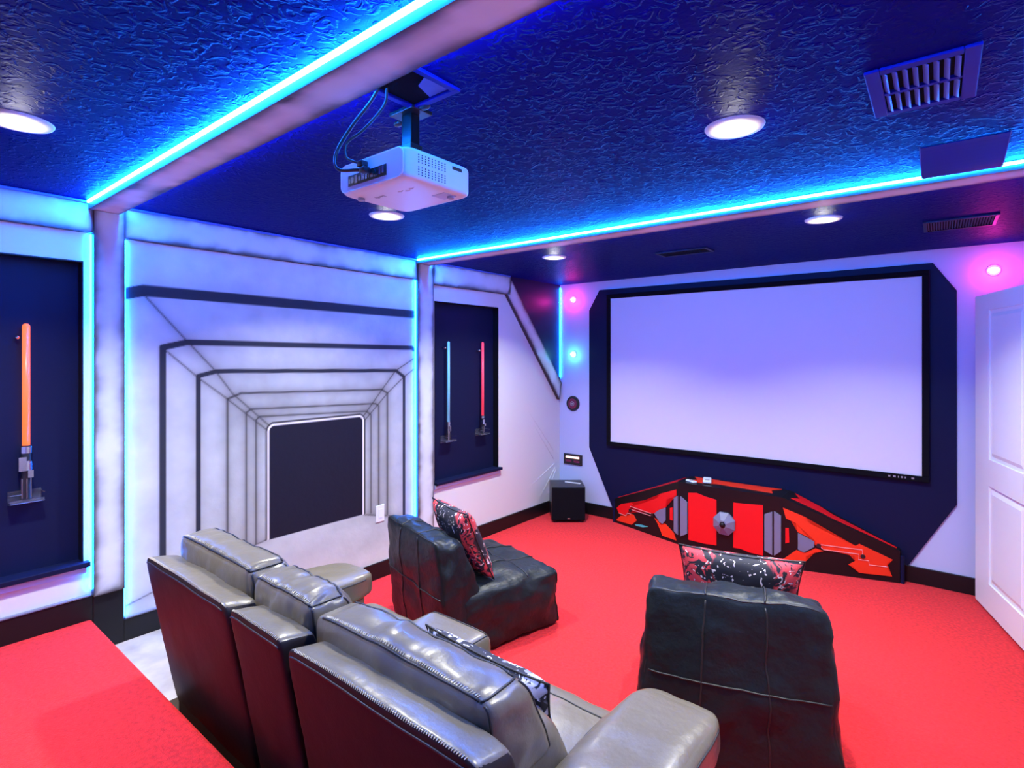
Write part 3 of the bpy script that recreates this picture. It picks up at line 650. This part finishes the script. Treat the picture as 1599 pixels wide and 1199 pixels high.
# head cushions and back cushions
HC = [(.815, 1.465), (1.47, 1.835), (1.835, 2.545)]
for i, (a, b) in enumerate(HC):
    dz = (.032, .022, .008)[i]
    o, f = puff('head_cushion', SH(hexc(a, b, .915, 1.18, .64, .895, 1.045, .885 + dz, .885 + dz)), M['leather'], sofa, 40, k=8, bulge=(.02, .16, .16), wr=.013 if i != 1 else .017, ws=(13, 4, 4), seed=i * 3.1)
    seam('piping', f, [((-.97, -.88, 1), (.97, -.88, 1)), ((-.97, .80, 1), (.97, .80, 1)), ((1, -.86, .95), (1, -.86, -.8)), ((1, .8, .95), (1, .8, -.8)), ((.985, -.88, 1), (.985, .8, 1))], .0034, M['seam'], o, .001)
    stitches('stitching', f, (-.92, -.76, 1), (.92, -.76, 1), M['thread'], o, n=int((b - a) * 110), half=.05)
    puff('back_cushion', SH(hexc(a + .01, b - .01, 1.06, 1.34, .44, 1.0, 1.19, .74)), M['leather'], sofa, 16, k=6, bulge=(0, .1, 0), wr=.01, seed=i)
SC = [(1.115, 1.60), (1.60, 1.955), (1.955, 2.54)]
for i, (a, b) in enumerate(SC):
    if i == 1:
        o, f = puff('console', SH(hexc(a + .02, b, 1.25, 1.60, .12, 1.25, 1.60, .59)), M['leather'], sofa, 16, k=14, bulge=(0, 0, .02), seed=2)
        seam('piping', f, [((-.9, .9, 1), (.9, .9, 1)), ((.95, -.9, 1), (.95, .95, 1))], .0026, M['seam'], o)
    else:
        o, f = puff('seat_cushion', SH(hexc(a, b, 1.22, 1.66, .22, 1.22, 1.66, .47)), M['leather'], sofa, 20, k=9, bulge=(0, .05, .10), wr=.007, seed=i + 5)
        seam('piping', f, [((-.95, .62, 1), (.95, .62, 1))], .0026, M['seam'], o)
        puff('footrest', SH(hexc(a, b, 1.58, 1.68, .08, 1.58, 1.68, .40)), M['leather'], sofa, 12, k=9, seed=i)
for i, (a, b) in enumerate(((.83, 1.13), (2.53, 2.815))):
    puff('arm_side', SH(hexc(a + .03, b - .03, 1.0, 1.64, .05, 1.0, 1.64, .50)), M['leather'], sofa, 14, k=16)
    o, f = puff('arm_pad', SH(hexc(a, b, .98, 1.69, .47, .98, 1.68, .625, .60)), M['leather'], sofa, 26, k=5.5, bulge=(.02, .03, .12), wr=.009, ws=6, seed=i * 7 + 2)
    seam('piping', f, [((1, -.95, .55), (1, .9, .55)), ((-1, -.95, .55), (-1, .9, .55))], .003, M['seam'], o)

# ---------------------------------------------------------------- pillows
def pillow(name, w, h, th, m, label, loc, rot, group=None):
    bm = bmesh.new(); n = 26; grids = []
    for s in (1, -1):
        g = []
        for j in range(n + 1):
            row = []
            for i in range(n + 1):
                u = -1 + 2 * i / n; v = -1 + 2 * j / n
                t_ = max(0, (1 - u ** 4) * (1 - v ** 4)) ** .55
                x = u * w / 2 * (1 - .09 * (1 - v * v) * abs(u) ** 3); z = v * h / 2 * (1 - .09 * (1 - u * u) * abs(v) ** 3)
                if (i in (0, n) or j in (0, n)) and s == -1: row.append(grids[0][j][i]); continue
                row.append(bm.verts.new((x, s * th / 2 * t_ * (1 + .12 * fbm(u * 2, v * 2, s)), z)))
            g.append(row)
        grids.append(g)
    for s, g in enumerate(grids):
        for j in range(n):
            for i in range(n):
                q = [g[j][i], g[j][i + 1], g[j + 1][i + 1], g[j + 1][i]]; bm.faces.new(q if s else q[::-1])
    edge = [v.co.copy() for v in (grids[0][0][:-1] + [r[-1] for r in grids[0][:-1]] + grids[0][-1][:0:-1] + [r[0] for r in grids[0][:0:-1]])]
    o = fin(name, bm, m, None, True); o.location = loc; o.rotation_euler = rot
    tag(o, label, 'pillow', group)
    bm = bmesh.new(); tube(bm, edge, .0035, 6, True); fin('piping', bm, M['seam'], o, True)
    return o
def lean(loc, yaw, pitch, roll=0):
    return (Matrix.Rotation(yaw, 4, 'Z') @ Matrix.Rotation(pitch, 4, 'X') @ Matrix.Rotation(roll, 4, 'Y')).to_euler()

# ---------------------------------------------------------------- bean bag chairs
def bean_chair(label, loc, rz, sd, zt=.655, bk=-.38, tb=-.44):
    t = thing('bean_bag_chair', label, 'bean bag chair', loc, rz, 'black floor chairs in front of the sofa')
    # seat
    o, f = puff('seat', hexc(-.37, .37, -.30, .42, 0.002, -.30, .40, .36, .35), M['nylon'], t, 32, k=12, bulge=(.06, .05, .12), wr=.022, ws=6, seed=sd)
    seam('seam', f, [((-.98, .35, 1), (.98, .35, 1)), ((.33, -.9, 1), (.33, .98, 1)), ((-.33, -.9, 1), (-.33, .98, 1)), ((-.98, .96, .97), (.98, .96, .97)), ((1, .96, -.9), (1, .96, .95)), ((-1, .96, -.9), (-1, .96, .95)), ((.98, -.9, .96), (.98, .96, .96)), ((-.98, -.9, .96), (-.98, .96, .96))], .0042, M["seam"], o, .0015)
    o, f = puff('backrest', [(-.38, bk, .002), (.38, bk, .002), (-.36, -.02, .002), (.36, -.02, .002), (-.335, tb, zt), (.335, tb, zt), (-.33, tb + .17, zt - .02), (.33, tb + .17, zt - .02)], M['nylon'], t, 34, k=15, bulge=(.04, .12, .03), wr=.020, ws=(7, 7, 5), seed=sd + 4)
    seam('seam', f, [((-.97, -.9, .99), (.97, -.9, .99)), ((-.97, .9, .99), (.97, .9, .99)), ((-.33, -1, -.95), (-.33, -1, .95)), ((.33, -1, -.95), (.33, -1, .95)), ((-.33, -.95, 1), (-.33, .95, 1)), ((.33, -.95, 1), (.33, .95, 1)), ((-.95, -1, .05), (.95, -1, .05)), ((.97, -.93, .97), (1, -.93, -.9)), ((-.97, -.93, .97), (-1, -.93, -.9))], .0042, M["seam"], o, .0015)
    return t
c1 = bean_chair('black bean bag floor chair nearer the mural, turned sideways', (.99, 2.52, 0), math.radians(-15), 1)
c2 = bean_chair('black bean bag floor chair on the right, its back to the camera', (2.54, 2.61, 0), math.radians(18), 7, .715, -.46, -.42)
pillow('throw_pillow', .44, .44, .13, M['print1'], 'red and black printed pillow standing on the bean bag chair near the mural', (1.04, 2.37, .570), lean(0, math.radians(-17), math.radians(24)))
pillow('throw_pillow', .52, .42, .13, M['print1'], 'red and black printed pillow showing above the right bean bag chair', (2.57, 2.60, .580), lean(0, math.radians(16), math.radians(18), math.radians(1)))
pillow('throw_pillow', .46, .37, .10, M['print3'], 'black and white printed pillow on the right sofa seat', (2.245, 1.26, .615), lean(0, math.radians(2), math.radians(20), math.radians(4)))

# ---------------------------------------------------------------- projector
pr = thing('projector', 'white projector hanging from the ceiling', 'projector', (2.035, 1.10, 2.14), 0)
pw, pd, ph = .305, .262, .092
o, f = puff('housing', [(-pw / 2, -pd / 2, 0), (pw / 2, -pd / 2, 0), (-pw / 2, pd / 2, 0), (pw / 2, pd / 2, 0), (-pw / 2, -pd / 2, ph), (pw / 2, -pd / 2, ph), (-pw / 2, pd / 2, ph), (pw / 2, pd / 2, ph)], M['whitep'], pr, 22, k=11)
def rrect(cx, cz, hx, hz, r, y, n=5):
    pts = []
    for (sx, sz, a0) in ((1, 1, 0), (-1, 1, 90), (-1, -1, 180), (1, -1, 270)):
        for i in range(n + 1):
            a = math.radians(a0 + 90 * i / n); pts.append(Vector((cx + sx * (hx - r) + math.cos(a) * r, y, cz + sz * (hz - r) + math.sin(a) * r)))
    return pts
bm = bmesh.new(); tube(bm, rrect(0, ph / 2, .143, .040, .022, -pd / 2 - .001), .0022, 6, True); fin('rear_rim', bm, M['whitep'], pr, True)
bm = bmesh.new(); prism(bm, rrect(0, ph / 2, .141, .038, .020, -pd / 2 - .0005), (0, -.002, 0)); fin('rear_plate', bm, M['greyw'], pr)
bm = bmesh.new(); box(bm, (-.105, -pd / 2 - .004, .020), (.075, -pd / 2 - .0026, .052), bev=.0006); plate = fin('port_plate', bm, M['blackp'], pr)
bm = bmesh.new(); rnd = random.Random(3)
xx = -.098
while xx < .065:
    w_ = rnd.choice((.006, .010, .014)); box(bm, (xx, -pd / 2 - .0058, .024 + rnd.random() * .006), (xx + w_, -pd / 2 - .0041, .040 + rnd.random() * .008)); xx += w_ + .004
fin('port', bm, M['steel'], plate)
bm = bmesh.new()
for i in range(9):
    for j in range(9):
        if 3 < j < 5: continue
        y = -.085 + i * .0125; z = .018 + j * .0068; cyl(bm, (pw / 2 - .0035, y, z), (pw / 2 + .0006, y, z), .0021, n=8)
fin('vent_holes', bm, M['blackp'], pr)
bm = bmesh.new(); box(bm, (pw / 2 - .004, .045, .066), (pw / 2 + .0008, .085, .076), bev=.001); fin('side_inlet', bm, M['blackp'], pr)
bm = bmesh.new(); cyl(bm, (.07, pd / 2 - .004, .045), (.07, pd / 2 + .012, .045), .032); fin('lens', bm, M['blackg'], pr)
for x, y in ((.115, .075), (-.115, -.08)):
    bm = bmesh.new(); cyl(bm, (x, y, -.007), (x, y, .002), .011); fin('foot', bm, M['greyp'], pr)
bm = bmesh.new(); box(bm, (.075, .035, -.0012), (.128, .088, .001), bev=.0005); fin('service_cover', bm, M['greyw'], pr)
bm = bmesh.new()
for k in range(3):
    tube(bm, [(.028 + k * .024, -.055 + (k % 2) * .008, -.0006), (.040 + k * .024, -.050 + (k % 2) * .008, -.0006), (.050 + k * .024, -.056 + (k % 2) * .008, -.0006)], .0016, 5)
fin('molded_arrows', bm, M['whitep'], pr)
def text(name, s, size, loc, rot, m, parent):
    c = bpy.data.curves.new(name, 'FONT'); c.body = s; c.size = size; c.extrude = .0002; c.align_x = 'CENTER'; c.align_y = 'CENTER'
    tmp = bpy.data.objects.new(name, c); COL.objects.link(tmp); bpy.context.view_layer.update()
    me = bpy.data.meshes.new_from_object(tmp.evaluated_get(bpy.context.evaluated_depsgraph_get())); bpy.data.objects.remove(tmp)
    me.materials.clear(); me.materials.append(m); o = link(bpy.data.objects.new(name, me), parent); o.location = loc; o.rotation_euler = rot; return o
text('logo', 'BenQ', .019, (-.055, -.055, -.0008), (math.pi, 0, math.pi), M['greyp'], pr)
mt = thing('projector_mount', 'black ceiling bracket holding the white projector', 'bracket', (2.02, 1.13, H), 0)
bm = bmesh.new(); box(bm, (-.055, -.04, -.012), (.055, .04, -.0005), bev=.002); fin('ceiling_plate', bm, M['blackp'], mt)
bm = bmesh.new(); box(bm, (-.022, -.018, -.115), (.022, .018, -.012), bev=.003); fin('drop_post', bm, M['blackg'], mt)
bm = bmesh.new(); cyl(bm, (0, 0, -.165), (0, 0, -.115), .020); box(bm, (-.028, -.024, -.128), (.028, .024, -.105), bev=.003); fin('ball_joint', bm, M['blackp'], mt)
for k in range(3):
    a = math.radians(20 + 120 * k); bm = bmesh.new(); tube(bm, [(0, 0, -.172), (math.cos(a) * .05, math.sin(a) * .05, -.172), (math.cos(a) * .10, math.sin(a) * .085, -.178)], .006, 8); cyl(bm, (math.cos(a) * .10, math.sin(a) * .085, -.184), (math.cos(a) * .10, math.sin(a) * .085, -.170), .010, n=12); fin('arm', bm, M['blackp'], mt)
for k, (x, y) in enumerate(((-.08, .02), (.075, -.01))):
    bm = bmesh.new(); bmesh.ops.create_icosphere(bm, subdivisions=2, radius=.014, matrix=Matrix.Translation((x, y, -.008)) @ Matrix.Diagonal((1.6, 1, .6, 1))); fin('toggle_cap', bm, M['blackp'], mt)
def bez(pts, n=40):
    pts = [Vector(p) for p in pts]; P_ = [pts[0] * 2 - pts[1]] + pts + [pts[-1] * 2 - pts[-2]]; out = []
    for i in range(1, len(P_) - 2):
        for k in range(n // (len(pts) - 1)):
            t_ = k / (n // (len(pts) - 1)); a, b, c_, d = P_[i - 1:i + 3]
            out.append(.5 * ((2 * b) + (c_ - a) * t_ + (2 * a - 5 * b + 4 * c_ - d) * t_ ** 2 + (3 * b - a - 3 * c_ + d) * t_ ** 3))
    out.append(pts[-1]); return out
cables = [
 ([(2.075, .965, H - .004), (2.03, .97, 2.385), (1.965, .955, 2.33), (1.93, .925, 2.25), (1.955, .915, 2.195), (2.005, .945, 2.190), (2.03, .962, 2.186)], .0050, 'thick black projector cable looping lowest to the ports'),
 ([(2.10, .975, H - .004), (2.075, .985, 2.37), (2.0, .97, 2.315), (1.955, .945, 2.28), (1.965, .935, 2.235), (1.995, .940, 2.215), (2.02, .962, 2.205)], .0038, 'thinner black projector cable with the tighter loop')]
for pts, r, lab in cables:
    bm = bmesh.new(); tube(bm, bez(pts), r, 8); box(bm, Vector(pts[-1]) + Vector((-.012, -.022, -.008)), Vector(pts[-1]) + Vector((.012, .0, .008)), bev=.002)
    tag(fin('projector_cable', bm, M['blackp'], None, True), lab, 'cable')
# recessed cable box in the ceiling
t = thing('ceiling_cable_box', 'square dark blue open ceiling box behind the projector, where the cables come out', 'ceiling box', (2.15, 1.02, H), 0)
bm = bmesh.new(); q = .098; w_ = .020
box(bm, (-q, -q, -.010), (q, -q + w_, -.0005), bev=.002); box(bm, (-q, q - w_, -.010), (q, q, -.0005), bev=.002); box(bm, (-q, -q + w_, -.010), (-q + w_, q - w_, -.0005), bev=.002); box(bm, (q - w_, -q + w_, -.010), (q, q - w_, -.0005), bev=.002)
fin('rim', bm, M['ventblue'], t)
bm = bmesh.new(); box(bm, (-q + w_, -q + w_, -.0012), (q - w_, q - w_, -.0004)); fin('opening_shade_sheet', bm, M['velvet'], t)  # black sheet stands in for the shade of the recess, no hole is cut
bm = bmesh.new(); prism(bm, [(-.005, .075, -.0015), (.076, .075, -.0015), (.076, -.02, -.0085), (.03, .0, -.0085)], (0, 0, -.001)); fin('inner_plate', bm, M['ventblade'], t)

# ---------------------------------------------------------------- downlights
def downlight(x, y, label, halo=1.1):
    t = thing('recessed_downlight', label, 'ceiling light', (x, y, H - .0003), 0, 'round white ceiling downlights')
    bm = bmesh.new(); n = 40
    prof = [(.050, -.002), (.056, -.006), (.064, -.010), (.090, -.006), (.094, 0.0)]
    rings = [[bm.verts.new((math.cos(2 * math.pi * k / n) * r, math.sin(2 * math.pi * k / n) * r, z)) for k in range(n)] for r, z in prof]
    for a, b in zip(rings[:-1], rings[1:]):
        for k in range(n): bm.faces.new((a[k], a[(k + 1) % n], b[(k + 1) % n], b[k]))
    fin('trim_ring', bm, M['ring'], t, True)
    bm = bmesh.new(); cyl(bm, (0, 0, -.0075), (0, 0, -.001), .052, n=32); fin('lens', bm, M['lens'], t)
    l = bpy.data.lights.new('lamp', 'AREA'); l.shape = 'DISK'; l.size = .11; l.energy = DOWN_W; l.color = WARM; l.spread = math.radians(124)
    lo = link(bpy.data.objects.new('lamp', l), t); lo.location = (0, 0, -.012)
    l = bpy.data.lights.new('lamp_halo', 'POINT'); l.energy = halo; l.color = (1, .97, .95); l.shadow_soft_size = .035
    lo = link(bpy.data.objects.new('lamp_halo', l), t); lo.location = (0, 0, -.05)
for x, y, lab in ((.985, .375, 'ceiling downlight at the far left, behind the near beam'), (2.77, 1.876, 'ceiling downlight nearest the slatted vent, right of the projector'), (.945, 1.884, 'ceiling downlight just below the projector in the picture'), (.932, 3.50, 'ceiling downlight above the left end of the screen'), (2.77, 3.46, 'ceiling downlight above the right half of the screen')):
    downlight(x, y, lab)

# ---------------------------------------------------------------- ceiling vents
t = thing('ceiling_vent', 'large ceiling vent with two rows of pale blue slats', 'vent', (3.267, 1.90, H), math.radians(1))
hx, hy = .122, .170
bm = bmesh.new(); box(bm, (-hx, -hy, -.010), (-hx + .035, hy, -.0005), bev=.003); box(bm, (hx - .035, -hy, -.010), (hx, hy, -.0005), bev=.003); box(bm, (-hx + .035, -hy, -.010), (hx - .035, -hy + .03, -.0005), bev=.003); box(bm, (-hx + .035, hy - .03, -.010), (hx - .035, hy, -.0005), bev=.003); box(bm, (-hx + .035, -.008, -.010), (hx - .035, .008, -.0005), bev=.001)
fin('vent_frame', bm, M['ventblue'], t)
bm = bmesh.new(); box(bm, (-hx + .03, -hy + .02, -.0012), (hx - .03, hy - .02, -.0004)); fin('vent_backing', bm, M['velvet'], t)
for j, (ya, yb) in enumerate(((-hy + .032, -.010), (.010, hy - .032))):
    for k in range(8):
        x = -hx + .044 + k * .0220; bm = bmesh.new(); box(bm, (-.0075, ya, -.0008), (.0075, yb, .0008), Matrix.Translation((x, 0, -.0075)) @ Matrix.Rotation(math.radians(38), 4, 'Y')); fin('slat', bm, M['ventblade'], t)
t = thing('vent_deflector', 'curved blue air deflector on the ceiling beside the front beam', 'vent deflector', (3.36, 2.64, H), math.radians(1))
hx, y0_, y1_ = .122, -.16, .17
bm = bmesh.new(); prof = []
n = 10
for i in range(n + 1):
    s = i / n; prof.append((y0_ + (y1_ - y0_) * s, -.004 - .028 * (math.sin(s * math.pi / 2)) ** 1.5))
top = [[bm.verts.new((sx * hx, y, z)) for y, z in prof] for sx in (-1, 1)]; low = [[bm.verts.new((sx * hx, y, z - .003)) for y, z in prof] for sx in (-1, 1)]
for i in range(n):
    bm.faces.new((top[0][i], top[1][i], top[1][i + 1], top[0][i + 1])); bm.faces.new((low[0][i], low[0][i + 1], low[1][i + 1], low[1][i]))
    for s in (0, 1): bm.faces.new((top[s][i], top[s][i + 1], low[s][i + 1], low[s][i]))
bm.faces.new((top[0][0], low[0][0], low[1][0], top[1][0])); bm.faces.new((top[0][n], top[1][n], low[1][n], low[0][n])); fin('curved_blade', bm, M['ventblue'], t, False)
for sx in (-1, 1):
    bm = bmesh.new(); prism(bm, [(sx * hx, y0_, -.0005), (sx * hx, y1_, -.0005)] + [(sx * hx, y, z) for y, z in prof[::-1]], (sx * .003, 0, 0)); fin('side_plate', bm, M['ventblade'], t)
def grille(x, y, hx, hy, label, nsl):
    t = thing('ceiling_vent', label, 'vent', (x, y, H), math.radians(1))
    bm = bmesh.new(); e = .018
    box(bm, (-hx, -hy, -.010), (-hx + e, hy, -.0005), bev=.002); box(bm, (hx - e, -hy, -.010), (hx, hy, -.0005), bev=.002); box(bm, (-hx + e, -hy, -.010), (hx - e, -hy + e, -.0005), bev=.002); box(bm, (-hx + e, hy - e, -.010), (hx - e, hy, -.0005), bev=.002)
    fin('vent_frame', bm, M['navy'], t)
    bm = bmesh.new(); box(bm, (-hx + e, -hy + e, -.0012), (hx - e, hy - e, -.0004)); fin('vent_backing', bm, M['velvet'], t)
    for k in range(nsl):
        xx = -hx + e + (k + .5) * (2 * hx - 2 * e) / nsl; bm = bmesh.new(); box(bm, (-.0035, -hy + e, -.0006), (.0035, hy - e, .0006), Matrix.Translation((xx, 0, -.0055)) @ Matrix.Rotation(math.radians(35), 4, 'Y')); fin('slat', bm, M['navy'], t)
grille(3.36, 4.04, .165, .15, 'fine-slatted dark vent in the front ceiling above the pink light', 24)
grille(1.80, 3.91, .19, .09, 'barely visible dark flush vent above the middle of the screen', 20)
bpy.context.view_layer.update()
